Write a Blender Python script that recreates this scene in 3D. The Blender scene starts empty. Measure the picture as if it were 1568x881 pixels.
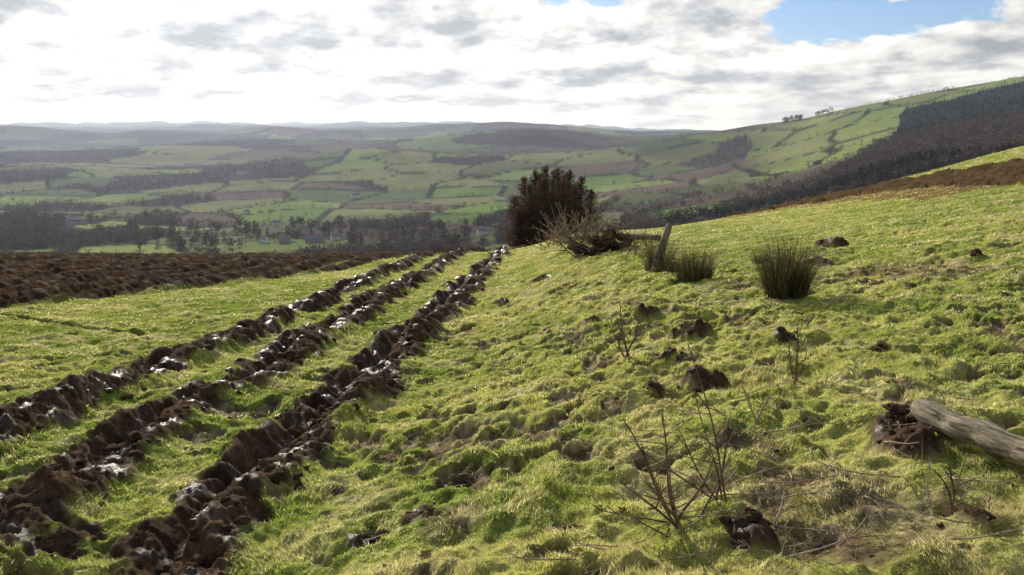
import bpy, math, time, bmesh, numpy as np
from mathutils import Vector
T0=time.time()
rng=np.random.default_rng(7)
TP=math.tan(math.radians(11.4)); F=1220.0
SUN_AZ=math.radians(-20); SUN_EL=math.radians(23)
scene=bpy.context.scene
# ---------- camera ----------
cd=bpy.data.cameras.new('camera');cd.lens=28;cd.sensor_width=36;cd.clip_end=60000;cd.clip_start=.05
co=bpy.data.objects.new('camera',cd);scene.collection.objects.link(co);co.rotation_euler=(math.radians(90-11.4),0,0)
scene.camera=co
scene.view_settings.view_transform='Standard';scene.view_settings.look='None';scene.view_settings.exposure=0
# ---------- node helpers ----------
def newmat(name):
    m=bpy.data.materials.new(name);m.use_nodes=True;nt=m.node_tree
    return m,nt,nt.nodes['Principled BSDF'],nt.nodes['Material Output']
def attr(nt,n):
    a=nt.nodes.new('ShaderNodeAttribute');a.attribute_name=n;return a
def mth(nt,op,a,b=None,c=None,clamp=False):
    n=nt.nodes.new('ShaderNodeMath');n.operation=op;n.use_clamp=clamp
    for i,v in enumerate((a,b,c)):
        if v is None:continue
        if isinstance(v,(int,float)):n.inputs[i].default_value=v
        else:nt.links.new(v,n.inputs[i])
    return n.outputs[0]
def noise(nt,vec,scale,detail=4,rough=.55,dist=0):
    n=nt.nodes.new('ShaderNodeTexNoise')
    n.inputs['Scale'].default_value=scale;n.inputs['Detail'].default_value=detail;n.inputs['Roughness'].default_value=rough;n.inputs['Distortion'].default_value=dist
    if vec is not None:nt.links.new(vec,n.inputs['Vector'])
    return n.outputs['Fac']
def maprange(nt,v,a,b,c,d,sm=True):
    n=nt.nodes.new('ShaderNodeMapRange');n.interpolation_type='SMOOTHSTEP' if sm else 'LINEAR'
    nt.links.new(v,n.inputs[0])
    for i,q in enumerate((a,b,c,d)):n.inputs[i+1].default_value=q
    return n.outputs[0]
def scalecol(nt,col,fac):
    n=nt.nodes.new('ShaderNodeVectorMath');n.operation='SCALE';nt.links.new(col,n.inputs[0])
    if isinstance(fac,(int,float)):n.inputs['Scale'].default_value=fac
    else:nt.links.new(fac,n.inputs['Scale'])
    return n.outputs[0]
# ---------- sun & sky ----------
sd=Vector((math.sin(SUN_AZ)*math.cos(SUN_EL),math.cos(SUN_AZ)*math.cos(SUN_EL),math.sin(SUN_EL)))
sl=bpy.data.lights.new('sun','SUN');sl.energy=5;sl.angle=math.radians(.5);sl.color=(1,.94,.82)
so=bpy.data.objects.new('sun',sl);scene.collection.objects.link(so);so.rotation_euler=sd.to_track_quat('Z','Y').to_euler()
w=bpy.data.worlds.new('World');scene.world=w;w.use_nodes=True;nt=w.node_tree;bg=nt.nodes['Background']
sky=nt.nodes.new('ShaderNodeTexSky');sky.sky_type='NISHITA';sky.sun_disc=False;sky.sun_elevation=SUN_EL;sky.sun_rotation=SUN_AZ
sky.ozone_density=5;sky.dust_density=.4
tcn=nt.nodes.new('ShaderNodeTexCoord');sx_=nt.nodes.new('ShaderNodeSeparateXYZ');nt.links.new(tcn.outputs['Generated'],sx_.inputs[0])
dx,dy,dzz=sx_.outputs
az=mth(nt,'ARCTAN2',dx,dy);zc=mth(nt,'MAXIMUM',dzz,0.0)
lz=mth(nt,'LOGARITHM',mth(nt,'ADD',zc,.075),math.e)
def cvec(off,offx=0):
    c=nt.nodes.new('ShaderNodeCombineXYZ');nt.links.new(mth(nt,'ADD',mth(nt,'MULTIPLY',az,7.6),offx),c.inputs[0])
    nt.links.new(mth(nt,'ADD',mth(nt,'MULTIPLY',lz,3.3),off),c.inputs[1]);c.inputs[2].default_value=5.1;return c.outputs[0]
n0=noise(nt,cvec(0),1.0,11,.56,0);nu=noise(nt,cvec(.24,-.12),1.0,11,.56,0);nb=noise(nt,cvec(7.3),.42,3,.5)
def gau(a0,z0,ra,rz,amp):
    q=mth(nt,'ADD',mth(nt,'POWER',mth(nt,'ABSOLUTE',mth(nt,'DIVIDE',mth(nt,'SUBTRACT',az,a0),ra)),2.0),mth(nt,'POWER',mth(nt,'ABSOLUTE',mth(nt,'DIVIDE',mth(nt,'SUBTRACT',dzz,z0),rz)),2.0))
    return mth(nt,'MULTIPLY',mth(nt,'POWER',math.e,mth(nt,'MULTIPLY',q,-1.0)),amp)
gap=mth(nt,'ADD',mth(nt,'ADD',gau(.43,.118,.15,.026,.34),gau(.10,.145,.07,.014,.24)),gau(.62,.13,.08,.04,-.22))
hi=maprange(nt,dzz,.16,.5,0,.22)
dn=mth(nt,'SUBTRACT',mth(nt,'SUBTRACT',mth(nt,'ADD',n0,.12),gap),hi)
cov=mth(nt,'MAXIMUM',maprange(nt,dn,.40,.47,0,1),maprange(nt,dzz,.02,.06,1,0))
lit=mth(nt,'MULTIPLY',mth(nt,'SUBTRACT',n0,nu),3.6)
thick=maprange(nt,mth(nt,'ADD',mth(nt,'MULTIPLY',n0,.6),mth(nt,'MULTIPLY',nb,.4)),.47,.60,0,.30)
br_=mth(nt,'SUBTRACT',mth(nt,'ADD',.97,lit),thick)
br_=mth(nt,'MINIMUM',mth(nt,'MAXIMUM',br_,.50),1.2)
dot=nt.nodes.new('ShaderNodeVectorMath');dot.operation='DOT_PRODUCT';nt.links.new(tcn.outputs['Generated'],dot.inputs[0]);dot.inputs[1].default_value=sd
dp=mth(nt,'MAXIMUM',dot.outputs['Value'],0.0)
gl=mth(nt,'ADD',mth(nt,'MULTIPLY',mth(nt,'POWER',dp,24.0),.30),mth(nt,'MULTIPLY',mth(nt,'POWER',dp,90.0),.9))
side=maprange(nt,dp,.1,.8,.50,1.0,False)
br2=mth(nt,'MULTIPLY',mth(nt,'ADD',mth(nt,'MULTIPLY',br_,side),gl),10.0)
cc_=nt.nodes.new('ShaderNodeCombineColor')
nt.links.new(mth(nt,'MULTIPLY',br2,maprange(nt,br_,.5,.95,.87,1.0)),cc_.inputs[0]);nt.links.new(mth(nt,'MULTIPLY',br2,maprange(nt,br_,.5,.95,.92,.985)),cc_.inputs[1]);nt.links.new(mth(nt,'MULTIPLY',br2,maprange(nt,br_,.5,.95,1.0,.96)),cc_.inputs[2])
tint=nt.nodes.new('ShaderNodeVectorMath');tint.operation='MULTIPLY';nt.links.new(sky.outputs[0],tint.inputs[0]);tint.inputs[1].default_value=(1.05,1.05,1.15)
mx=nt.nodes.new('ShaderNodeMix');mx.data_type='RGBA';nt.links.new(cov,mx.inputs[0]);nt.links.new(tint.outputs[0],mx.inputs[6]);nt.links.new(cc_.outputs[0],mx.inputs[7])
nt.links.new(mx.outputs[2],bg.inputs['Color']);bg.inputs['Strength'].default_value=.1
def ev(v):
    b=(440.5-v)/F
    return (b-TP)/(1+b*TP)
def tu(u,v=195):
    b=(440.5-v)/F
    return ((u-784)/F)/(math.cos(math.radians(11.4))+b*math.sin(math.radians(11.4)))
# ---------- noise ----------
PT=np.random.default_rng(99).permutation(65536).astype(np.int64)
PV=(np.random.default_rng(5).permutation(65536)/65535.0).astype(np.float32)
def h2(ix,iy,seed=0):
    n=PT[(ix.astype(np.int64)+seed*7919)&65535]
    return PV[(n+iy.astype(np.int64)*31+seed*131)&65535]
def vn(x,y,seed=0):
    ix=np.floor(x);iy=np.floor(y);fx=(x-ix).astype(np.float32);fy=(y-iy).astype(np.float32)
    fx=fx*fx*(3-2*fx);fy=fy*fy*(3-2*fy)
    ix=ix.astype(np.int64);iy=iy.astype(np.int64)*31+seed*131;s=seed*7919
    n0=PT[(ix+s)&65535];n1=PT[(ix+1+s)&65535]
    a=PV[(n0+iy)&65535];b=PV[(n1+iy)&65535];c=PV[(n0+iy+31)&65535];d=PV[(n1+iy+31)&65535]
    return (a+(b-a)*fx)*(1-fy)+(c+(d-c)*fx)*fy
def fbm(x,y,o=4,seed=0,g=.5):
    s=0;a=1;t=0
    for i in range(o):
        cx=x*.8-y*.6;cy=x*.6+y*.8
        s=s+a*vn(x,y,seed+i*17);t+=a;a*=g
        x,y=cx*2.03+5.2,cy*2.03+1.7
    return s/t
def ss(a,b,x):
    t=np.clip((x-a)/(b-a),0,1);return t*t*(3-2*t)
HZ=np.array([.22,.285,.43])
def haze(c,X,Y,s=1.0):  # paints aerial haze into surface colours, growing with distance
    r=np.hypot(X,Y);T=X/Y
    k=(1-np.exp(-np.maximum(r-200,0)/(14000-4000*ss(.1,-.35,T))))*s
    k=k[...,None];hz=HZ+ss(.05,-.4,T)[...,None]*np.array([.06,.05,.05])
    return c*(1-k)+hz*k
# ---------- base terrain (eye level = 0) ----------
NL=[(.5,-1.9),(1,-1.95),(3,-2.22),(8,-2.75),(15,-3.45),(30,-4.95),(45,-7.1),(60,-10.6),(90,-17),(200,-46),(500,-106)]
def far(lst): return [(y,ev(v)*y) for y,v in lst]
cols={
-400:NL+far([(950,388),(1800,300),(3300,240),(5500,215),(9000,197),(16000,195)]),
0:NL+far([(950,388),(1800,302),(3300,240),(5500,215),(9000,197),(16000,195)]),
300:[(.5,-1.6),(1,-1.65),(3,-2.12),(5,-2.42),(8,-2.75),(15,-3.45),(30,-4.95),(45,-7.2),(60,-10.8),(90,-17),(200,-46),(500,-106)]+far([(950,386),(1350,345),(1800,302),(3000,242),(5500,212),(9000,197),(16000,194)]),
600:[(.5,-1.53),(1,-1.55),(3,-1.85),(6,-2.4),(9,-2.85),(12,-3.12),(15,-3.4),(30,-4.9),(45,-7.1),(60,-10.8),(90,-17),(200,-46),(500,-106)]+far([(950,382),(1300,345),(1800,300),(2600,250),(4000,222),(6500,206),(9000,198),(16000,190)]),
784:[(.5,-1.5),(1,-1.5),(3,-1.75),(6,-2.2),(10,-2.75),(15,-3.35),(25,-4.3),(32,-5.0),(45,-6.9),(60,-10.5),(90,-16.5),(200,-44),(500,-103)]+far([(950,375),(1300,335),(1800,288),(2600,243),(3600,213),(5500,206),(9000,200),(16000,193)]),
870:[(.5,-1.5),(1,-1.5),(3,-1.7),(6,-2.1),(10,-2.5),(15,-2.9),(20,-3.15),(28,-3.6),(34,-4.7),(45,-6.7),(60,-10),(90,-16),(200,-42),(500,-95)]+far([(930,362),(1300,330),(1800,284),(2600,240),(3600,212),(5500,208),(9000,201),(16000,196)]),
950:[(.5,-1.5),(1,-1.5),(3,-1.68),(6,-2.0),(10,-2.3),(15,-2.65),(20,-2.9),(28,-3.6),(36,-4.75),(45,-6.1),(60,-9),(90,-15),(200,-38),(500,-90)]+far([(900,352),(1300,325),(1800,280),(2600,240),(4000,216),(9000,205),(16000,200)]),
1100:[(.5,-1.5),(1,-1.5),(3,-1.6),(6,-1.9),(10,-2.12),(15,-2.5),(20,-2.85),(30,-3.6),(42,-4.75),(52,-6.4),(90,-13),(200,-33),(500,-82)]+far([(900,338),(1300,300),(1900,250),(2600,222),(3300,207),(6000,210),(16000,206)]),
1200:[(.5,-1.5),(1,-1.5),(3,-1.6),(6,-1.85),(10,-2.02),(20,-2.65),(30,-3.25),(42,-4.05),(52,-5.6),(90,-11),(200,-29),(500,-72)]+far([(900,318),(1200,290),(1700,240),(2400,197),(3500,206),(16000,206)]),
1300:[(.5,-1.5),(1,-1.5),(3,-1.6),(6,-1.8),(9,-1.92),(12.5,-2.1),(20,-2.45),(30,-2.85),(42,-3.25),(52,-4.8),(90,-10),(200,-26),(500,-62)]+far([(850,290),(1200,255),(1700,205),(2200,161),(3000,175),(16000,206)]),
1400:[(.5,-1.5),(1,-1.5),(3,-1.6),(6,-1.75),(10,-1.85),(20,-2.1),(30,-2.25),(41,-2.3),(52,-3.8),(90,-8),(200,-22),(500,-52)]+far([(800,262),(1200,225),(1700,182),(2300,138),(3000,160),(16000,206)]),
1568:[(.5,-1.5),(1,-1.5),(3,-1.58),(6,-1.68),(10,-1.67),(20,-1.6),(30,-1.3),(40,-.75),(50,-1.0),(62,-2.5),(100,-7),(200,-18),(500,-35)]+far([(800,232),(1100,207),(1600,160),(2200,108),(3000,130),(16000,206)]),
1950:[(.5,-1.5),(1,-1.5),(6,-1.6),(10,-1.5),(20,-1.1),(30,-.4),(40,.4),(50,.5),(62,-.8),(100,-6),(200,-10),(500,-5)]+far([(800,190),(1600,120),(2300,70),(3000,80),(16000,206)]),
}
Tg=np.linspace(-1.0,1.0,201);Lg=np.linspace(math.log(.5),math.log(25000),700);Yg=np.exp(Lg)
us=sorted(cols);tc=np.array([(u-784)/F for u in us])
prof=[]
for u in us:
    k=cols[u]+[(25000,-300)]
    prof.append(np.interp(Yg,[a for a,_ in k],[b for _,b in k])/Yg)
prof=np.array(prof)
E=np.empty((201,700))
for j in range(700): E[:,j]=np.interp(Tg,tc,prof[:,j])
def gs(A,sig,ax):
    r=int(sig*3)+1;k=np.exp(-.5*(np.arange(-r,r+1)/sig)**2);k/=k.sum()
    P=np.pad(A,[(r,r) if i==ax else (0,0) for i in range(2)],mode='edge')
    return sum(k[i]*(P[i:i+A.shape[0],:] if ax==0 else P[:,i:i+A.shape[1]]) for i in range(2*r+1))
E=gs(gs(E,3.0,0),2.6,1)
def baseE(t,y):
    fi=np.clip((t+1)/2*200,0,199.999);fj=np.clip((np.log(y)-Lg[0])/(Lg[-1]-Lg[0])*699,0,698.999)
    i=fi.astype(int);j=fj.astype(int);a=fi-i;b=fj-j
    return (E[i,j]*(1-a)+E[i+1,j]*a)*(1-b)+(E[i,j+1]*(1-a)+E[i+1,j+1]*a)*b
def site(u,v):
    e=ev(v);t=tu(u,v);ys=np.exp(np.linspace(math.log(1.2),math.log(5000),6000))
    k=np.argmax(baseE(np.full(6000,t),ys)>=e)
    return t*ys[k],ys[k]
def pt(u,v,y): return Vector((tu(u,v)*y,y,ev(v)*y))
# ---------- sheet ----------
yr=np.concatenate([np.exp(np.linspace(math.log(.7),math.log(50),1000)),np.exp(np.linspace(math.log(50),math.log(25000),461))[1:]])
tr=np.linspace(-.9,.9,1150)
NR=len(yr);NC=len(tr)
Tm,Ym=np.meshgrid(tr,yr);Xm=Tm*Ym
Z=baseE(Tm,Ym)*Ym
near=Ym<60
X=Xm[near];Y=Ym[near]
FUR=[(-1.78,1.0,21),(-3.17,.66,22),(-4.47,.72,23)]
oy=[0,6,11,15,22,32,50];ox=[0,0,.22,.55,.95,1.35,1.9]
mud=np.zeros_like(X);dz=np.zeros_like(X)
wob=(fbm(X*.9,Y*.9,3,5)-.5)
for x0,kk,sd_ in FUR:
    xf=x0+kk*np.interp(Y,oy,ox)+.22*(vn(Y*.8,Y*0,sd_)-.5)
    d=X-xf+wob*.22
    lump=vn(Y*1.7+3,d*1.4,sd_+3)
    lump=np.clip((lump-.25)*1.8,0,1.1)
    r=.19*np.exp(-np.abs((d-.17)/.24)**3)*(.25+lump)
    r+=.09*np.exp(-((d+.36)/.13)**2)*np.clip(vn(Y*1.5,Y*0+sd_,sd_+6)*1.8-.4,0,1.2)
    r-=.18*np.exp(-((d+.10)/.13)**2)
    dz+=r
    edge=.40+.42*(fbm(X*2.6,Y*2.6,4,sd_+9)-.5)+.12*(lump-.5)
    mud=np.maximum(mud,1-ss(edge-.06,edge+.06,np.abs(d-.0)))
bx=np.array([-40,-9.9,-6.6,-5.3,-4.3,-2,3.2,4]);by=np.array([9,15.3,21,24.5,31,36,38,200])
yb=np.interp(X,bx,by)
P=ss(-.4,.5,Y-yb+wob*1.2)*(X<4)
row=X-np.interp(Y,oy,ox)*.9+wob*.2
ph=row/1.15*2*np.pi
lam=fbm(X*1.6,Y*1.3,3,31)
dz+=P*(.12*np.sin(ph)+.12*(lam-.5)*(1+np.sin(ph)))
pm=P*ss(-.75,-.15,np.sin(ph)+.9*(lam-.5))
pm=np.maximum(pm,P*.35*ss(-5,-9,X))
mud=np.maximum(mud,pm)
dr=np.abs(Y-(13.4+(X+8)*-.62)+wob*.6);drm=(1-ss(.05,.14,dr))*(X<-5.6)
dz-=.12*drm;mud=np.maximum(mud,drm*.9)
def inpoly(px,py,poly):
    c=np.zeros(px.shape,bool);n=len(poly)
    for i in range(n):
        x1,y1=poly[i];x2,y2=poly[(i+1)%n]
        if y1==y2: continue
        c^=((y1>py)!=(y2>py))&(px<(x2-x1)*(py-y1)/(y2-y1)+x1)
    return c
R=inpoly(X+wob*1.5,Y+wob*2,[(10,12),(14.1,22),(15.3,33),(11.5,40.5),(6,44),(6,47),(12,45),(17.5,40.5),(20.3,31),(26,20),(26,8),(14,8)])&(X>.27*Y)
R=R.astype(float)
BR=inpoly(X+wob*2,Y+wob*2,[(12.3,24),(13.2,33),(9,37),(4.5,42),(6,46),(11.8,43),(15.8,34),(14.8,22)]).astype(float)*(1-R)
band=np.sin((X+.15*Y)/.9*2*np.pi)
dz+=R*(.12*band+.22*(lam-.5))
mud=np.maximum(mud,R*(.95*ss(-.95,-.35,band+1.2*(lam-.5))))
WETK=(1-.85*P)*(1-R)
SP=[(1060,516,.20,.16),(985,485,.17,.09),(1072,590,.18,.10),(1205,528,.12,.08),(1270,377,.3,.14),(1393,445,.08,.05),(1495,394,.1,.06),
(1385,690,.18,.05),(830,427,.3,-.05),(1150,815,.11,.06),(1480,812,.10,.05),(905,495,.14,.05),(1020,560,.09,.05),(1000,600,.08,.04),(770,465,.2,.04),(1250,402,.2,.05),(690,735,.12,-.05),(640,790,.10,-.03),(1340,540,.10,-.04),(760,690,.1,-.03),(860,800,.08,-.02),(560,830,.12,.02),(600,700,.1,-.03),(720,620,.1,-.03),(100,830,.2,-.06),(420,640,.1,-.03)]
for u,v,r,hh in SP:
    sx,sy=site(u,v)
    rr=np.hypot(X-sx,(Y-sy)*.8);sel=rr<r*3
    q=rr[sel]/r+1.5*(fbm(X[sel]*4+u,Y[sel]*4,4,41)-.5)
    mud[sel]=np.maximum(mud[sel],1-ss(.7,1.1,q));dz[sel]+=hh*(1-ss(.2,1.15,q))
bare=np.zeros_like(X)
for u,v,r in [(1255,785,.42),(1150,690,.25),(1120,740,.18),(1320,845,.3),(1360,410,.8),(1250,405,.5),(1140,440,.5),(1440,415,.7),(1010,620,.2),(690,800,.2),(950,470,.3)]:
    sx,sy=site(u,v)
    rr=np.hypot(X-sx,(Y-sy)*.9);sel=rr<r*3
    bare[sel]=np.maximum(bare[sel],1-ss(.5,1.1,rr[sel]/r+1.6*(fbm(X[sel]*3+u,Y[sel]*3,4,43)-.5)))
tramp=fbm(X*1.1,Y*1.1,4,61)
fine=fbm(X*5.5,Y*5.5,3,71)
tm=ss(.61,.69,tramp*.5+fine*.55+.03*np.exp(-((X-1.3)/1.6)**2)+.045*np.exp(-((X+1.2)/2)**2)-.012*np.clip(Y-8,0,12))
bare=np.maximum(bare*(.35+.8*fine),tm*.9)
dz-=.04*tm+.02*bare
fade=np.clip(1.2-Y/40,0.25,1)
bank=np.exp(-((X-1.4)/2.0)**2)
bil=1-np.abs(2*fbm(X*2.3,Y*2.3,3,81)-1)*2
dz+=fade*(.09*(fbm(X*1.3,Y*1.3,3,91)-.5)*(1+.9*bank)+.115*(fbm(X*4.2,Y*4.2,3,95)-.5)*(1+.4*bank)+.042*(vn(X*11,Y*11,97)-.5)+.018*(vn(X*29,Y*29,98)-.5))
dz+=(.04*bil*bank*fade)
mf=fbm(X*7,Y*7,4,99,.5);mf2=1-np.abs(2*mf-1)
dz+=mud*(.16*(mf-.5)+.05*(mf2-.6)+.02*(vn(X*36,Y*36,103)-.5))*np.clip(1.3-Y/40,.35,1)
Z[near]+=dz
MUD=np.zeros_like(Z);MUD[near]=np.maximum(mud,bare*.8);WET=np.zeros_like(Z);WET[near]=mud*WETK
g1=np.array([.20,.245,.045]);g2=np.array([.37,.36,.09]);g3=np.array([.46,.40,.19])
n1=fbm(X*.45,Y*.45,3,111);n2=fbm(X*2.6,Y*2.6,3,121)
w_=ss(.30,.64,.5*n1+.5*n2+.07*bank-.03)[:,None]
col=g1*(1-w_)+g2*w_
w2=(ss(.5,.72,n2*.6+fine*.4+.05*bank)*.75)[:,None];col=col*(1-w2)+g3*w2
bcol=np.array([.15,.10,.065])*(.4+1.0*fbm(X*9,Y*9,3,137))[:,None]+np.array([.19,.16,.09])*ss(.5,.7,fbm(X*16,Y*5,2,138))[:,None]
col=col*(1-bare[:,None])+bcol*bare[:,None]
dirt=np.array([.088,.053,.031])*(.35+1.15*fbm(X*3,Y*3,4,131))[:,None]
dry=ss(.5,.75,fbm(X*1.5,Y*9,3,133))[:,None]*np.array([.06,.043,.028])*.4
dirt=(dirt+dry)*(1-.25*P[:,None])
br=np.array([.19,.10,.05])*(.5+fine)[:,None]
col=col*(1-BR[:,None]*.85)+br*BR[:,None]*.85
col=col*(1-mud[:,None])+dirt*mud[:,None]
C=np.zeros(Z.shape+(4,));C[...,3]=1
C[near,:3]=col
# ---------- valley ----------
fr=~near;X=Xm[fr];Y=Ym[fr];T=Tm[fr]
def farnoise(X,Y):
    A=ss(1100,2200,Y)*30+ss(2500,6000,Y)*44+ss(9000,15000,Y)*90
    T=X/Y;A=A*(1-.5*ss(.3,.5,T))
    h=A*2*(fbm(X/1000,Y/800,3,211)-.5)+ss(1050,1500,Y)*20*(fbm(X/260,Y/260,3,205)-.5)
    h=h+ss(1400,2200,Y)*(1-ss(.3,.42,T))*46*(fbm(X/520,Y/460,2,221)-.5)
    for hx,hy,rx,ry,hh in[(150,3500,650,420,50),(-1100,3900,800,450,45),(-2300,3000,700,400,38),(600,2500,350,260,26),(-350,2500,420,260,24),(1050,5200,330,400,42),(-3200,5600,1500,700,55),(-600,6200,1600,700,50)]:
        h=h+hh*np.exp(-((X-hx)/rx)**2-((Y-hy)/ry)**2)
    return h
Z[fr]+=farnoise(X,Y)
def voro(X,Y,S,seed):
    wx=X+S*.35*(fbm(X/S*.8,Y/S*.8,2,seed+5)-.5);wy=Y+S*.35*(fbm(X/S*.8+9,Y/S*.8,2,seed+6)-.5)
    x=wx/S;y=wy/(S*1.0);ix=np.floor(x);iy=np.floor(y)
    f1=np.full(X.shape,9.);f2=f1.copy();idv=np.zeros(X.shape);id2=idv.copy()
    for dx in(-1,0,1):
        for dy in(-1,0,1):
            cx=ix+dx;cy=iy+dy
            px=cx+.5+.8*(h2(cx,cy,seed)-.5);py=cy+.5+.8*(h2(cx,cy,seed+1)-.5)
            d=np.abs(x-px)**1.4+np.abs(y-py)**1.4
            c=d<f1
            f2=np.where(c,f1,np.minimum(f2,d));f1=np.where(c,d,f1)
            idv=np.where(c,h2(cx,cy,seed+2),idv);id2=np.where(c,h2(cx,cy,seed+3),id2)
    return f1,(f2-f1)*S*.5,idv,id2
def el(T,Y,t0,y0,rt,ry): return np.exp(-(((T-t0)/rt)**2+((Y-y0)/ry)**2)**2)
def landuse(X,Y):
    T=X/Y
    f1,ed,a,b=voro(X,Y,170,301)
    g1_,ed2,a2,b2=voro(X,Y,380,401)
    bigm=Y>2800
    ed=np.where(bigm,ed2,ed);a=np.where(bigm,a2,a);b=np.where(bigm,b2,b)
    lw=fbm(X/420,Y/420,3,311)
    p=.26+1.8*np.clip(lw-.48,-.25,.4)
    p+=.30*ss(-.12,-.35,T)*ss(900,1100,Y)*ss(4200,3000,Y)
    p+=.55*ss(.08,.2,T)*ss(1450,1150,Y)
    p+=.5*ss(.40,.47,T)*ss(1650,1300,Y)
    plant=ss(.465,.485,T+.05*(lw-.5))*ss(1450,1500,Y)*(1-ss(1900,1990,Y-2500*(np.clip(T,0,.64)-.5)*.5+200*(lw-.5)))
    p+=1.6*plant
    p-=.8*ss(.28,.33,T)*ss(1420,1560,Y)*(1-plant)
    p+=.35*ss(-.15,-.3,T)*ss(3300,3800,Y)*ss(6500,5000,Y)
    for q in[(.215,1000,.05,90),(-.24,1090,.09,100),(-.07,1110,.07,90),(-.3,1900,.1,120),(.1,1700,.09,160),(.3,1550,.1,160),(.35,1750,.1,120),(-.42,1250,.1,40),(0,2000,.15,100),(.13,2300,.12,250),(-.1,2700,.25,200),(-.15,1500,.12,60),(.3,1250,.07,80)]:
        p-=1.0*el(T,Y,*q)
    wood=p>a*.9+.12
    return wood,ed,a,b,lw,plant
wood,ed,a,b,lw,pln=landuse(X,Y)
pal=np.array([[.17,.24,.045],[.24,.29,.07],[.17,.18,.06],[.23,.24,.08],[.16,.11,.07],[.14,.16,.055]])
idx=(b*5.999).astype(int);cf=pal[idx]*(.7+.55*fbm(X/60,Y/60,3,331))[:,None]
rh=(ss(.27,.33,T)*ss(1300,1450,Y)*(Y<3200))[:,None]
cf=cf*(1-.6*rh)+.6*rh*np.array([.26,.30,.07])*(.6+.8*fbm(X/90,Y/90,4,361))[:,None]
cloud_shd=ss(.50,.58,fbm(X/700+3,Y/1000,3,351))[:,None]*.35*(1-rh);cf=cf*(1-cloud_shd)  # cloud shade painted into the field colours
wc=np.array([.055,.042,.034])*(.5+.9*fbm(X/40,Y/40,3,341))[:,None]*(1+.5*ss(.08,.2,T))[:,None]  # dark woodland; its low albedo also stands in for cloud shade
wc=np.where((pln>.3)[:,None],np.array([.014,.022,.012])*(.7+.6*fbm(X/40,Y/40,3,341))[:,None],wc)
hm=(1-ss(3,8+Y*.0012,ed))[:,None]*.9
cf=cf*(1-hm)+np.array([.03,.028,.018])*hm
cf=np.where(wood[:,None],wc,cf)
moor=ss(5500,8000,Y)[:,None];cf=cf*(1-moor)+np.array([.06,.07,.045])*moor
hill=(Y<700)[:,None];cf=np.where(hill,np.array([.09,.11,.035]),cf)
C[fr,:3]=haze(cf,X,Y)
print('terrain',time.time()-T0)
# ---------- mesh helpers ----------
def mk(name,V,Fc,mat,colr=None,mudv=None,smooth=False,parent=None):
    me=bpy.data.meshes.new(name);V=np.asarray(V,np.float32);Fc=np.asarray(Fc,np.int32)
    n=Fc.shape[1];m=len(Fc)
    me.vertices.add(len(V));me.vertices.foreach_set('co',V.ravel())
    me.loops.add(m*n);me.loops.foreach_set('vertex_index',Fc.ravel())
    me.polygons.add(m);me.polygons.foreach_set('loop_start',np.arange(0,m*n,n,dtype=np.int32))
    me.polygons.foreach_set('use_smooth',np.full(m,smooth,bool))
    if colr is not None:
        c=np.asarray(colr,np.float32)
        if c.shape[1]==3:c=np.hstack([c,np.ones((len(c),1),np.float32)])
        at=me.attributes.new('Col','FLOAT_COLOR','POINT');at.data.foreach_set('color',c.ravel())
    if mudv is not None:
        at=me.attributes.new('Mud','FLOAT','POINT');at.data.foreach_set('value',np.asarray(mudv,np.float32).ravel())
    me.update(calc_edges=True)
    me.materials.append(mat)
    o=bpy.data.objects.new(name,me);scene.collection.objects.link(o)
    if parent:o.parent=parent
    return o
mg,nt,bs,out=newmat('turf_and_soil')
ac=attr(nt,'Col');am=attr(nt,'Mud');tcn=nt.nodes.new('ShaderNodeTexCoord')
nf=noise(nt,tcn.outputs['Object'],22,4,.65)
f=maprange(nt,nf,.3,.7,.5,1.5,False)
nt.links.new(scalecol(nt,ac.outputs['Color'],f),bs.inputs['Base Color'])
nr=noise(nt,tcn.outputs['Object'],3.5,4)
wet=mth(nt,'MULTIPLY',am.outputs['Fac'],maprange(nt,nr,.52,.62,.05,.6))
nt.links.new(mth(nt,'SUBTRACT',.98,wet),bs.inputs['Roughness'])
nt.links.new(mth(nt,'MULTIPLY',wet,.32),bs.inputs['Specular IOR Level'])
bp=nt.nodes.new('ShaderNodeBump');bp.inputs['Strength'].default_value=.6;bp.inputs['Distance'].default_value=.02
nt.links.new(noise(nt,tcn.outputs['Object'],38,5,.65),bp.inputs['Height']);nt.links.new(bp.outputs[0],bs.inputs['Normal'])
ii=np.arange(NR*NC).reshape(NR,NC)
Q=np.stack([ii[:-1,:-1],ii[:-1,1:],ii[1:,1:],ii[1:,:-1]],-1).reshape(-1,4)
mk('hillside_and_valley_ground',np.stack([Xm,Ym,Z],-1).reshape(-1,3),Q,mg,C.reshape(-1,4),WET,smooth=True)
print('sheet',time.time()-T0)
rowi=np.arange(NR)
def samp(A,x,y):
    t=x/y;fi=np.clip((t-tr[0])/(tr[-1]-tr[0])*(NC-1),0,NC-1.001);fj=np.clip(np.interp(y,yr,rowi),0,NR-1.001)
    i=fi.astype(int);j=fj.astype(int);a=fi-i;b=fj-j
    if A.ndim==3:a=a[:,None];b=b[:,None]
    return (A[j,i]*(1-a)+A[j,i+1]*a)*(1-b)+(A[j+1,i]*(1-a)+A[j+1,i+1]*a)*b
def gz(x,y): return float(samp(Z,np.array([x]),np.array([y]))[0])
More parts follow.
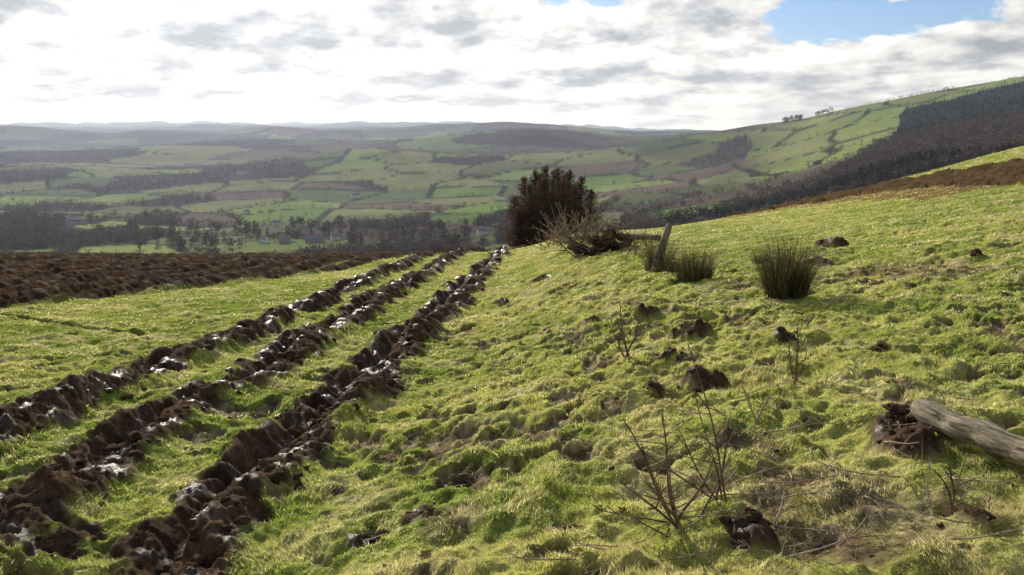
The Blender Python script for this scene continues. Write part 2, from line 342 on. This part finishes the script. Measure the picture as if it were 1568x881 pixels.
# ---------- grass ----------
def leafmat(name,trans=.45,rough=.6,tint=1.0):
    m,nt,bs,out=newmat(name)
    a=attr(nt,'Col');nt.links.new(a.outputs['Color'],bs.inputs['Base Color']);bs.inputs['Roughness'].default_value=rough
    bs.inputs['Specular IOR Level'].default_value=.2
    tr_=nt.nodes.new('ShaderNodeBsdfTranslucent');nt.links.new(scalecol(nt,a.outputs['Color'],tint),tr_.inputs['Color'])
    mx=nt.nodes.new('ShaderNodeMixShader');mx.inputs[0].default_value=trans
    nt.links.new(bs.outputs[0],mx.inputs[1]);nt.links.new(tr_.outputs[0],mx.inputs[2]);nt.links.new(mx.outputs[0],out.inputs['Surface'])
    return m
mgr=leafmat('grass_blade',.58,.45,1.5)
N=1000000
t=rng.uniform(-.78,.78,N);y=np.exp(rng.uniform(math.log(1.7),math.log(48),N));x=t*y
md=samp(MUD,x,y)
dens=fbm(x*3.1,y*3.1,3,501)
keep=(rng.random(N)>md*1.25)&(rng.random(N)<.10+1.4*dens)
x=x[keep];y=y[keep];dens=dens[keep];N=len(x);z=samp(Z,x,y);cb=samp(C,x,y)[:,:3]
cl=fbm(x*4.5,y*4.5,3,511)
hh=(.007+.022*ss(.35,.75,cl))*rng.uniform(.5,1.4,N)*(1+np.clip(y-10,0,25)*.015)
wd=np.maximum(.0017,y*.00075)*rng.uniform(.7,1.4,N)
an=rng.uniform(0,2*np.pi,N);ld=vn(x*1.7,y*1.7,521)*6.28*1.5+rng.normal(0,.9,N);ln=hh*rng.uniform(.2,1.6,N)
B=np.stack([x,y,z-.004],-1);sdv=np.stack([np.cos(an)*wd,np.sin(an)*wd,0*an],-1)
tip=B+np.stack([np.cos(ld)*ln,np.sin(ld)*ln,hh+.004],-1)
V=np.stack([B-sdv,B+sdv,tip],1).reshape(-1,3)
cj=rng.random(N)
cc=.75*cb+.33*np.array([.25,.32,.055])
st=(cj<.14+.45*ss(.45,.65,dens))[:,None];cc=np.where(st,np.array([.55,.49,.24]),cc)*rng.uniform(.65,1.35,(N,1))
mk('grass',V,np.arange(3*N).reshape(-1,3),mgr,np.repeat(cc,3,0))
def strips(base,dirv,length,width,bend,segs,col):
    n=len(base);P=[];per=np.stack([-dirv[:,1],dirv[:,0],0*dirv[:,0]],-1);per/=np.maximum(np.linalg.norm(per,axis=1,keepdims=True),1e-5)
    for k in range(segs+1):
        s=k/segs
        c=base+dirv*length[:,None]*s+bend*(s*s)
        w=(width*(1-s*.9))[:,None]
        P.append(c-per*w);P.append(c+per*w)
    V=np.stack(P,1).reshape(-1,3);m=2*(segs+1);o=(np.arange(n)*m)[:,None]
    Fs=[]
    for k in range(segs):Fs.append(np.concatenate([o+2*k,o+2*k+1,o+2*k+3,o+2*k+2],1))
    return V,np.concatenate(Fs),np.repeat(col,m,0)
n=9000;t=rng.uniform(-.45,.75,n);y=np.exp(rng.uniform(math.log(1.9),math.log(14),n));x=t*y
bk=samp(MUD,x,y)
k=(x>-1.2)&((fbm(x*.9,y*.9,2,77)>.47)|(bk>.3));x=x[k];y=y[k];n=len(x)
a_=rng.uniform(0,6.28,n);el_=rng.uniform(.02,.7,n)
dv=np.stack([np.cos(a_)*np.cos(el_),np.sin(a_)*np.cos(el_),np.sin(el_)],-1);L=rng.uniform(.04,.18,n)
bd=np.stack([rng.normal(0,.03,n),rng.normal(0,.03,n),-L*.45*rng.random(n)],-1)
V,Fq,cv=strips(np.stack([x,y,samp(Z,x,y)+.004],-1),dv,L,np.full(n,.0019),bd,4,np.array([.50,.41,.23])*rng.uniform(.45,1.1,(n,1)))
mk('dead_grass_stems',V,Fq,mgr,cv)
# ---------- clods ----------
bm=bmesh.new();bmesh.ops.create_icosphere(bm,subdivisions=3,radius=1)
ico=np.array([v.co[:] for v in bm.verts]);icf=np.array([[v.index for v in f.verts] for f in bm.faces]);bm.free()
def lumps(cs,rs_,seed,sq=.7,rough=.5):
    Vs=[];Fs=[];o=0
    for i,(c,r) in enumerate(zip(cs,rs_)):
        s=seed+i*3.7
        q=ico*np.array([rng.uniform(.7,1.5),rng.uniform(.7,1.5),sq*rng.uniform(.6,1.2)])
        d=fbm(ico[:,0]*1.7+s+ico[:,2],ico[:,1]*1.7+ico[:,2]*1.3+s*1.7,4,int(s)%97,.65)-.5
        d2=np.abs(fbm(ico[:,0]*3+s,ico[:,2]*3+ico[:,1]*2,2,int(s)%53)-.5)
        q=q*(1+rough*2.2*d-.9*rough*d2)[:,None]
        th=rng.uniform(0,6.28);cth,sth=math.cos(th),math.sin(th)
        q=np.stack([q[:,0]*cth-q[:,1]*sth,q[:,0]*sth+q[:,1]*cth,q[:,2]],-1)*r+c
        Vs.append(q);Fs.append(icf+o);o+=len(ico)
    return np.concatenate(Vs),np.concatenate(Fs)
mm,nt,bs,out=newmat('damp_soil')
tcn=nt.nodes.new('ShaderNodeTexCoord');nz=noise(nt,tcn.outputs['Object'],9,5,.6)
cr=nt.nodes.new('ShaderNodeValToRGB');nt.links.new(nz,cr.inputs[0])
cr.color_ramp.elements[0].position=.3;cr.color_ramp.elements[0].color=(.032,.019,.011,1);cr.color_ramp.elements[1].position=.7;cr.color_ramp.elements[1].color=(.115,.07,.042,1)
nt.links.new(cr.outputs[0],bs.inputs['Base Color']);wn=noise(nt,tcn.outputs['Object'],3.5,4)
nt.links.new(maprange(nt,wn,.54,.64,.95,.38),bs.inputs['Roughness'])
nt.links.new(maprange(nt,wn,.54,.64,.04,.2),bs.inputs['Specular IOR Level'])
bp=nt.nodes.new('ShaderNodeBump');bp.inputs['Strength'].default_value=.7;bp.inputs['Distance'].default_value=.02
nt.links.new(noise(nt,tcn.outputs['Object'],22,6,.65),bp.inputs['Height']);nt.links.new(bp.outputs[0],bs.inputs['Normal'])
cs=[];rs_=[]
for x0,kk,sdd in FUR:
    for i in range(330):
        y=math.exp(rng.uniform(math.log(3.0),math.log(34)));x=x0+kk*float(np.interp(y,oy,ox))+rng.normal(.12,.17)
        r=rng.uniform(.015,.055)*(1.0 if rng.random()<.85 else 1.5)*(1+max(0,y-12)*.02)
        cs.append((x,y,gz(x,y)-r*.25));rs_.append(r)
for u,v,r,hh in SP:
    sx,sy=site(u,v)
    for i in range(11):
        x=sx+rng.normal(0,r*.45);y=sy+rng.normal(0,r*.45);q=rng.uniform(.012,.035) if hh>.05 else rng.uniform(.008,.018)
        cs.append((x,y,gz(x,y)));rs_.append(q)
for i in range(70):
    y=math.exp(rng.uniform(math.log(2.2),math.log(9)));x=y*rng.uniform(-.5,.65);cs.append((x,y,gz(x,y)));rs_.append(rng.uniform(.006,.016))
V,Fq=lumps(cs,rs_,3,.65,.55);mk('mud_clods',V,Fq,mm,smooth=True)
print('clods',time.time()-T0)
# ---------- tubes ----------
def tube(pts,rad,n=7,rough=0,seed=0):
    pts=[Vector(p) for p in pts];V=[];Fs=[];R_=np.random.default_rng(seed+1).random((len(pts)+n,n))
    for i,p in enumerate(pts):
        d=(pts[min(i+1,len(pts)-1)]-pts[max(i-1,0)]).normalized()
        a=d.orthogonal().normalized() if i==0 else (pa-d*pa.dot(d)).normalized()
        pa=a;b=d.cross(a);r=rad[i]
        for k in range(n):
            th=2*math.pi*k/n;rr=r*(1+rough*(R_[i//5,k]-.5)+rough*.35*(R_[-1-i,k]-.5))
            V.append(p+(a*math.cos(th)+b*math.sin(th))*rr)
    for i in range(len(pts)-1):
        for k in range(n):
            Fs.append((i*n+k,i*n+(k+1)%n,(i+1)*n+(k+1)%n,(i+1)*n+k))
    c0=len(V);V.append(pts[0]);c1=len(V);V.append(pts[-1]);m=(len(pts)-1)*n
    for k in range(n):
        Fs.append((c0,(k+1)%n,k,k));Fs.append((c1,m+k,m+(k+1)%n,m+(k+1)%n))
    return [tuple(v) for v in V],Fs
class MB:
    def __init__(s):s.V=[];s.F=[]
    def add(s,VF):
        o=len(s.V);s.V+=list(VF[0]);s.F+=[tuple(i+o for i in f) for f in VF[1]]
    def obj(s,name,mat,smooth=True,parent=None):
        me=bpy.data.meshes.new(name)
        fs=[]
        for f in s.F:
            g=[]
            for i in f:
                if i not in g:g.append(i)
            fs.append(g)
        me.from_pydata(s.V,[],fs);me.materials.append(mat)
        for p in me.polygons:p.use_smooth=smooth
        o=bpy.data.objects.new(name,me);scene.collection.objects.link(o)
        if parent:o.parent=parent
        return o
def woodmat(name,c1,c2,sc=(30,30,3),bump=.6):
    m,nt,bs,out=newmat(name);tcn=nt.nodes.new('ShaderNodeTexCoord')
    mp=nt.nodes.new('ShaderNodeMapping');mp.inputs['Scale'].default_value=sc;nt.links.new(tcn.outputs['Object'],mp.inputs[0])
    nz=noise(nt,mp.outputs[0],1,6,.65);cr=nt.nodes.new('ShaderNodeValToRGB');nt.links.new(nz,cr.inputs[0])
    cr.color_ramp.elements[0].position=.36;cr.color_ramp.elements[0].color=c1+(1,);cr.color_ramp.elements[1].position=.62;cr.color_ramp.elements[1].color=c2+(1,)
    nt.links.new(cr.outputs[0],bs.inputs['Base Color']);bs.inputs['Roughness'].default_value=.85;bs.inputs['Specular IOR Level'].default_value=.2
    bp=nt.nodes.new('ShaderNodeBump');bp.inputs['Strength'].default_value=bump;bp.inputs['Distance'].default_value=.012
    nt.links.new(nz,bp.inputs['Height']);nt.links.new(bp.outputs[0],bs.inputs['Normal']);return m
mw=woodmat('weathered_post_wood',(.09,.07,.05),(.34,.28,.21))
ml=woodmat('rotting_log_wood',(.05,.036,.022),(.36,.30,.20),(4,42,42),1.0)
mt=woodmat('twig_bark',(.09,.055,.035),(.26,.18,.12))
mtl=woodmat('pale_dead_twig',(.20,.13,.09),(.48,.38,.27))
def lerp(a,b,n):return [a+(b-a)*(i/(n-1)) for i in range(n)]
px_,py_=site(997,418);b=Vector((px_,py_,gz(px_,py_)-.15));tp=pt(1026,343,py_+.05)
m=MB();P=lerp(b,tp,14);m.add(tube(P,[.062]*12+[.058,.045],12,.22,3));m.obj('fence_post',mw)
px_,py_=site(893,372);b=Vector((px_,py_,gz(px_,py_)-.1));tp=pt(896,336,py_)
m=MB();m.add(tube(lerp(b,tp,10),[.055]*8+[.05,.035],10,.25,5));m.obj('fence_post',mw)
a0=pt(945,382,22);a0.z=gz(a0.x,a0.y)+.12;a1=Vector((a0.x+.95,a0.y-1.2,0));a1.z=gz(a1.x,a1.y)+.07
m=MB();m.add(tube(lerp(a0,a1,12),[.09]*12,10,.3,6));m.obj('fallen_post',mt)
sx,sy=site(1400,668);ex,ey=site(1640,800)
A=Vector((sx,sy+.03,gz(sx,sy)+.12));B_=Vector((ex+.1,ey+.1,gz(ex,ey)+.08))
LL=(B_-A).length;n=44
P=[Vector((LL*i/(n-1),.006*math.sin(i*.7),.008*math.sin(i*.4))) for i in range(n)]
m=MB();m.add(tube(P,[.03,.05,.058,.062]+[.066]*(n-4),22,.2,8));lg=m.obj('fallen_log',ml);lg.location=A;lg.rotation_euler=(B_-A).to_track_quat('X','Z').to_euler()
cs=[(rng.normal(-.01,.05),rng.normal(0,.05),rng.normal(-.03,.04)) for i in range(22)]
V,Fq=lumps(cs,[rng.uniform(.02,.045) for _ in cs],50,.9,.8);o=mk('soil_on_log',V,Fq,mm,smooth=True,parent=lg)
# ---------- twigs ----------
def twig(m,base,tip,r=.005,wig=.02,n=9,br=3):
    base=Vector(base);tip=Vector(tip);P=lerp(base,tip,n);L=(tip-base).length
    ph=rng.uniform(0,6,3)
    for i,p in enumerate(P):
        s=i/(n-1);p.x+=wig*L*3*math.sin(ph[0]+s*3.2)*s*(1-s*.5);p.y+=wig*L*2*math.sin(ph[1]+s*4)*s;p.z+=wig*L*math.sin(ph[2]+s*5)*s
    m.add(tube(P,[r*(1-.6*i/(n-1)) for i in range(n)],5))
    for k in range(br):
        i=int(rng.integers(2,n-1));d=(P[i]-P[i-1]).normalized()+Vector(rng.normal(0,.55,3));l=L*rng.uniform(.08,.3)
        m.add(tube(lerp(P[i],P[i]+d.normalized()*l,4),[r*.6,r*.5,r*.4,r*.2],4))
def shrub(name,bu,bv,tips,mat,r=.006,br=3,wig=.03):
    x,y=site(bu,bv);m=MB()
    for (u,v,dy) in tips:
        b=Vector((x+rng.normal(0,.03),y+rng.normal(0,.03),0));b.z=gz(b.x,b.y)-.03
        twig(m,b,pt(u,v,y+dy),r*rng.uniform(.7,1.2),wig,12,br)
    return m.obj(name,mat)
shrub('bare_sapling',1045,800,[(948,645,.15),(985,675,.05),(1003,640,-.1),(1022,690,.2),(955,735,-.1),(1088,705,.05),(1100,735,.2),(915,780,.1),(1010,740,-.2),(970,790,-.2)],mt,.0068,4)
shrub('bare_sapling',1098,765,[(1055,530,.2),(1072,590,-.05),(1118,640,.1),(1035,660,.0),(980,690,.1)],mt,.0065,5)
shrub('bare_sapling',1222,590,[(1218,500,.0),(1205,530,.1),(1236,540,-.1)],mt,.009)
shrub('bare_sapling',1462,780,[(1455,675,.0),(1475,690,.1),(1435,725,-.1),(1495,735,.1)],mt,.0065)
shrub('bare_sapling',960,560,[(930,498,.1),(985,495,.1),(945,458,.2),(1000,540,0)],mt,.010,5)
shrub('bare_sapling',1160,660,[(1075,618,.1),(1180,605,.1),(1130,585,.1),(1240,650,0)],mtl,.008,4)
m=MB()
for i in range(110):
    u,v=rng.uniform(860,1568),rng.uniform(480,870)
    x,y=site(u,v);z=gz(x,y);a_=rng.uniform(0,6.28);l=rng.uniform(.12,.45)
    x2,y2=x+math.cos(a_)*l,y+math.sin(a_)*l*.6
    twig(m,(x,y,z+.02),(x2,y2,gz(x2,y2)+rng.uniform(.02,.12)),.0040,.05,7,2)
m.obj('scattered_dead_twigs',mtl)
# ---------- rushes ----------
mr=leafmat('rush_blade',.25,.7,1.0)
def rush(name,u,v,H,rad,n,seed):
    x,y=site(u,v);r=np.random.default_rng(seed)
    a_=r.uniform(0,6.28,n);q=rad*.45*np.sqrt(r.random(n));bx_=x+np.cos(a_)*q;by_=y+np.sin(a_)*q
    lean=r.normal(.10,.15,n)+.40*q/rad;aa=a_+r.normal(0,.5,n)
    dv=np.stack([np.cos(aa)*np.sin(lean),np.sin(aa)*np.sin(lean),np.cos(lean)],-1);L=H*r.uniform(.45,1.08,n)
    bd=np.stack([np.cos(aa)*L*.15,np.sin(aa)*L*.15,-L*.08],-1)*r.uniform(0,2.0,(n,1))
    base=np.stack([bx_,by_,samp(Z,bx_,by_)-.02],-1)
    c=np.array([.06,.07,.025])*r.uniform(.5,1.3,(n,1));d=r.random(n)<.35;c[d]=np.array([.26,.18,.09])*r.uniform(.5,1.1,(d.sum(),1))
    V,Fq,cv=strips(base,dv,L,np.full(n,.0042),bd,5,c);return mk(name,V,Fq,mr,cv)
rush('rush_clump',1203,455,.80,.50,1500,1)
rush('rush_clump',1062,432,.62,.55,800,2)
rush('rush_clump',1008,415,.72,.5,500,3)
rush('rush_clump',1165,405,.25,.3,200,4)
rush('rush_clump',1030,420,.4,.5,300,5)
sx,sy=site(1140,447)
mp_,nt,bs,out=newmat('puddle_water');bs.inputs['Base Color'].default_value=(.03,.025,.02,1);bs.inputs['Roughness'].default_value=.12
an=np.linspace(0,2*np.pi,40,endpoint=False);rr=.28*(1+.35*np.sin(an*2+1)+.2*np.sin(an*5))
zz=min(gz(sx+a*.2,sy+b*.12) for a in(-1,0,1) for b in(-1,0,1))
V=np.concatenate([[[sx,sy,zz+.03]],np.stack([sx+rr*1.5*np.cos(an),sy+rr*.6*np.sin(an),np.full(40,zz+.03)],-1)])
mk('puddle',V,[[0,1+i,1+(i+1)%40] for i in range(40)],mp_)
# ---------- uprooted stump and brush ----------
sx,sy=site(922,385);z0=gz(sx,sy)
cs=[];rs_=[]
for i in range(46):
    q=rng.uniform(-1,1);cs.append((sx+q*.72,sy+rng.normal(0,.2),z0+.02+.5*(1-.6*abs(q-.35))*rng.random()));rs_.append(rng.uniform(.05,.14))
V,Fq=lumps(cs,rs_,80,.9,.8);st_=mk('uprooted_stump',V,Fq,mm,smooth=True)
m=MB()
for i in range(110):
    b=Vector((sx+rng.uniform(-.9,.75),sy-.15+rng.normal(0,.2),z0+rng.uniform(.05,.45)));d=Vector((rng.normal(-.2,.8),rng.normal(-.2,.5),rng.uniform(-.2,.8))).normalized()
    twig(m,b,b+d*rng.uniform(.25,.75),.016*rng.uniform(.5,1.2),.05,7,3)
m.obj('roots',mt,parent=st_)
m=MB();sx,sy=site(872,372)
for i in range(75):
    b=Vector((sx+rng.normal(.2,.5),sy+rng.normal(.8,.6),0));b.z=gz(b.x,b.y)
    d=Vector((rng.normal(0,.8),rng.normal(0,.5),rng.uniform(.2,1.1))).normalized();twig(m,b,b+d*rng.uniform(.5,1.35),.014,.05,8,5)
m.obj('dead_brush_pile',mtl)
m=MB()
for i in range(50):
    x,y=site(rng.uniform(955,1015),rng.uniform(368,400));b=Vector((x,y,gz(x,y)));twig(m,b,b+Vector((rng.normal(0,.2),rng.normal(0,.2),rng.uniform(.2,.5))),.007,.04,7,3)
m.obj('dead_bramble',mt)
print('plants',time.time()-T0)
# ---------- conifers ----------
mc=leafmat('conifer_needles',.28,.9,1.0)
mbk=woodmat('conifer_bark',(.03,.02,.015),(.10,.07,.05))
def conifer(x,y,ztop,rad,seed):
    r=np.random.default_rng(seed)
    z0=gz(x,y)
    H=ztop-z0
    e=bpy.data.objects.new('spruce_tree',None);scene.collection.objects.link(e)
    m=MB();P=[Vector((x+.05*math.sin(i),y,z0-.2+(H+.15)*i/9)) for i in range(10)]
    m.add(tube(P,[.13*(1-i/9.6)+.012 for i in range(10)],8,.1,seed))
    Vs=[];Cs=[]
    nb=int(30*H/1.7)
    for k in range(nb):
        s=(k+r.random())/nb;hz=z0+H*(.02+.96*s)
        R=rad*min(1,((1-s)**.6)*1.15+.04)*r.uniform(.65,1.2)
        a=r.uniform(0,6.28);up=r.uniform(-.1,.35)+.6*s
        b=Vector((x,y,hz-.15*s));t_=b+Vector((math.cos(a)*R,math.sin(a)*R,R*up))
        m.add(tube([b,(b+t_)/2-Vector((0,0,.03)),t_],[.022*(1-s*.5),.014,.004],4))
        q=int(62*max(R,.3)/1.0)+14
        ss_=r.uniform(.12,1.05,q)[:,None];c=np.array(b)*(1-ss_)+np.array(t_)*ss_+r.normal(0,.10+.08*(1-s),(q,3))*np.array([1,1,.8])
        d1=r.normal(0,1,(q,3));d1/=np.linalg.norm(d1,axis=1,keepdims=True);d1[:,2]+=.35
        d2=r.normal(0,1,(q,3));sz=r.uniform(.06,.15,(q,1))
        Vs.append(np.stack([c-d2*.016,c+d2*.016,c+d1*sz*1.5],1).reshape(-1,3))
        base=np.array([.13,.072,.052]) if r.random()<.75 else np.array([.06,.06,.03])
        Cs.append(np.repeat(base*r.uniform(.4,1.5,(q,1)),3,0))
    m.obj('trunk_and_branches',mbk,parent=e)
    V=np.concatenate(Vs);mk('needles',V,np.arange(len(V)).reshape(-1,3),mc,np.concatenate(Cs),parent=e)
CT=[(788,298,60,1.15),(803,268,62,1.25),(820,258,61,1.3),(836,252,63,1.35),(854,256,61,1.35),(872,258,62,1.3),(890,268,60,1.25),(906,288,59,1.15),(812,280,58.5,1.25),(833,270,58,1.3),(862,273,58,1.3),(848,258,65,1.4),(882,282,57.5,1.2),(828,262,64.5,1.3),(866,264,64,1.3),(794,316,58,1.1)]
for i,(u,v,y,rad) in enumerate(CT):
    p=pt(u,v,y);conifer(p.x,p.y,p.z,rad*.95,100+i)
print('conifers',time.time()-T0)
# ---------- houses: places ----------
HOUSES=[('farmhouse',738,360,13,8,5.4,.5,'w',4),('farmhouse',514,368,12,7,5.2,.5,'w',4),('stone_barn',482,371,24,10,4.4,.1,'s',0),('stone_barn',436,373,14,8,4.2,.3,'s',0),('farmhouse',118,339,18,9,5.6,.4,'w',4),('farmhouse',371,275,26,11,7,.2,'w',5),('farmhouse',405,372,11,7,5,-.5,'w',3),('farmhouse',545,300,20,9,6,.5,'w',4),('farmhouse',424,345,13,7,5.2,.4,'w',3)]
HP=[site(h[1],h[2]) for h in HOUSES]
def clear(x,y):
    k=np.ones(len(x),bool)
    for hx,hy in HP:
        s=hy/1000.0
        k&=~((np.abs(x-hx*(y/hy))<13*s+3)&(y>hy-150*s)&(y<hy+14))
    return k
# ---------- distant trees ----------
mdt=leafmat('distant_tree_foliage',.15,.95,1.0)
def treemass(name,x,y,z,H,W,colr,k,cone,seed,hs=.7):
    r=np.random.default_rng(seed);n=len(x)
    d=r.normal(0,1,(n,k,3));d/=np.linalg.norm(d,axis=2,keepdims=True);d*=(r.random((n,k,1))**.4)
    cone=cone[:,None];s=r.random((n,k))**1.4
    cx=np.where(cone,(1-s)*r.uniform(-1,1,(n,k)),d[...,0]);cy=np.where(cone,(1-s)*r.uniform(-1,1,(n,k)),d[...,1])
    cz=np.where(cone,s,.56+.42*d[...,2])
    c=np.stack([x[:,None]+cx*W[:,None]*.5,y[:,None]+cy*W[:,None]*.5,z[:,None]+cz*H[:,None]],-1)
    sz=(H*.11)[:,None,None]
    o1=r.normal(0,1,(n,k,3))*sz;o2=r.normal(0,1,(n,k,3))*sz
    tri=np.stack([c,c+o1,c+o2],2)
    tw=H*.03;b=np.stack([x,y,z-1],-1);tk=np.stack([b-np.stack([tw,0*tw,0*tw],-1),b+np.stack([tw,0*tw,0*tw],-1),np.stack([x,y,z+H*.75],-1)],1)[:,None]
    allt=np.concatenate([tri,tk],1).reshape(-1,3)
    cc=colr[:,None,:]*r.uniform(.6,1.5,(n,k+1,1))
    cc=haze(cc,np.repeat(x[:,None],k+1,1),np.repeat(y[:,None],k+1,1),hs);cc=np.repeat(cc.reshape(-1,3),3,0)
    mk(name,allt,np.arange(len(allt)).reshape(-1,3),mdt,cc)
NT=130000
t=rng.uniform(-.85,.85,NT);y=np.exp(rng.uniform(math.log(780),math.log(4600),NT));x=t*y
wd_,ed_,a1_,b1_,lw_,p_=landuse(x,y)
edge=(ed_<4+y*.0004)&(fbm(x/90,y/90,2,601)>.38)&(rng.random(NT)<.95)
kp=((wd_&(rng.random(NT)<.45))|edge|(rng.random(NT)<.008))&clear(x,y)
x=x[kp];y=y[kp];wd_=wd_[kp];p_=p_[kp];n=len(x);t=x/y
z=samp(Z,x,y);H=rng.uniform(6,14,n)*np.where(wd_,1.0,.8)*np.where(y>2500,.75,1);W=H*rng.uniform(.8,1.3,n)
plant=(p_>.3)&wd_
cone=plant|((h2(np.floor(x/160),np.floor(y/160),9)>.86)&wd_)
bc=np.where((t>.1)[:,None],np.array([.115,.088,.068]),np.array([.085,.062,.050]))
colr=np.where(cone[:,None],np.array([.018,.028,.015]),bc)*rng.uniform(.6,1.3,(n,1))
W=np.where(cone,H*.5,W)
nr_=y<1500
for m_,k,sdx in((nr_,34,1),(~nr_,13,2)):
    treemass('distant_trees',x[m_],y[m_],z[m_],H[m_],W[m_],colr[m_],k,cone[m_],sdx)
print('trees',n,time.time()-T0)
n=30;u=np.concatenate([rng.uniform(1190,1224,20),rng.uniform(1238,1262,10)]);y=rng.uniform(2300,2400,n);x=(u-784)/F*y
z=samp(Z,x,y);H=rng.uniform(11,18,n);treemass('hilltop_trees',x,y,z,H,H*.8,np.tile([.03,.03,.02],(n,1)),40,np.zeros(n,bool),5)
n=120;u=rng.uniform(200,770,n);v=rng.uniform(345,384,n);xy=np.array([site(a,b) for a,b in zip(u,v)])
x=xy[:,0];y=xy[:,1];k=clear(x,y);x=x[k];y=y[k];n=len(x);z=samp(Z,x,y);H=rng.uniform(10,20,n);treemass('valley_trees',x,y,z,H,H*.75,np.tile([.07,.052,.042],(n,1))*rng.uniform(.6,1.3,(n,1)),90,rng.random(n)<.15,6)
# ---------- houses ----------
def flat(name,c,r=.8):
    m,nt,bs,out=newmat(name);tcn=nt.nodes.new('ShaderNodeTexCoord');nz=noise(nt,tcn.outputs['Object'],1.5,4)
    rgb=nt.nodes.new('ShaderNodeRGB');rgb.outputs[0].default_value=c+(1,)
    nt.links.new(scalecol(nt,rgb.outputs[0],maprange(nt,nz,.3,.7,.8,1.1)),bs.inputs['Base Color']);bs.inputs['Roughness'].default_value=r;return m
mwh=flat('whitewashed_wall',(.88,.86,.80));mst=flat('stone_wall',(.34,.30,.25));msl=flat('slate_roof',(.20,.20,.215),.6);mgl=flat('window_glass',(.03,.035,.04),.15)
def box(m,cx,cy,cz,sx,sy,sz):
    V=[(cx+a*sx/2,cy+b*sy/2,cz+c*sz/2) for a in(-1,1) for b in(-1,1) for c in(-1,1)]
    m.add((V,[(0,1,3,2),(4,6,7,5),(0,4,5,1),(2,3,7,6),(0,2,6,4),(1,5,7,3)]))
def house(name,x,y,L,D,Hh,rot,wall,nw=4):
    z=gz(x,y)
    e=bpy.data.objects.new(name,None);scene.collection.objects.link(e);e.location=(x,y,z+.6);e.rotation_euler[2]=rot
    m=MB();m.add(([(-L/2,-D/2,-2),(L/2,-D/2,-2),(L/2,D/2,-2),(-L/2,D/2,-2),(-L/2,-D/2,Hh),(L/2,-D/2,Hh),(L/2,D/2,Hh),(-L/2,D/2,Hh),(-L/2,0,Hh+D*.42),(L/2,0,Hh+D*.42)],
        [(0,1,5,4),(2,3,7,6),(1,2,6,9,5),(3,0,4,8,7)]));m.obj('walls',wall,False,e)
    m=MB();k=.4;rz=Hh+D*.42+.12
    for s in(-1,1):
        m.add(([(-L/2-k,s*(D/2+k),Hh-.25),(L/2+k,s*(D/2+k),Hh-.25),(L/2+k,0,rz),(-L/2-k,0,rz),(-L/2-k,s*(D/2+k),Hh-.05),(L/2+k,s*(D/2+k),Hh-.05),(L/2+k,0,rz+.2),(-L/2-k,0,rz+.2)],[(0,1,2,3),(4,5,6,7),(0,1,5,4),(1,2,6,5),(0,3,7,4)]))
    m.obj('roof',msl,False,e)
    if nw:
        m=MB()
        for i in range(nw):
            xx=-L/2+L*(i+.5)/nw
            for zz in ([1.5,4.1] if Hh>4 else [1.5]):
                if i==nw//2 and zz<2: box(m,xx,-D/2-.03,1.1,1.0,.08,2.2)
                else: box(m,xx,-D/2-.03,zz,1.1,.08,1.3)
        m.obj('windows_and_door',mgl,False,e)
        m=MB();box(m,-L/2+.8,0,Hh+D*.42+.6,.9,.9,1.8);box(m,L/2-.8,0,Hh+D*.42+.6,.9,.9,1.8);m.obj('chimneys',mst,False,e)
for h,(hx,hy) in zip(HOUSES,HP):
    house(h[0],hx,hy,h[3],h[4],h[5],h[6],mwh if h[7]=='w' else mst,h[8])
# ---------- haze ----------
mh=bpy.data.materials.new('air_haze');mh.use_nodes=True;nt=mh.node_tree;nt.nodes.clear()
o_=nt.nodes.new('ShaderNodeOutputMaterial');vs=nt.nodes.new('ShaderNodeVolumeScatter');vs.inputs['Color'].default_value=(.84,.88,1,1)
vs.inputs['Density'].default_value=3.4e-5;vs.inputs['Anisotropy'].default_value=.45;nt.links.new(vs.outputs[0],o_.inputs['Volume'])
m=MB();box(m,0,11900,-25,52000,26000,850);m.obj('atmospheric_haze',mh,False)
print('done',time.time()-T0)
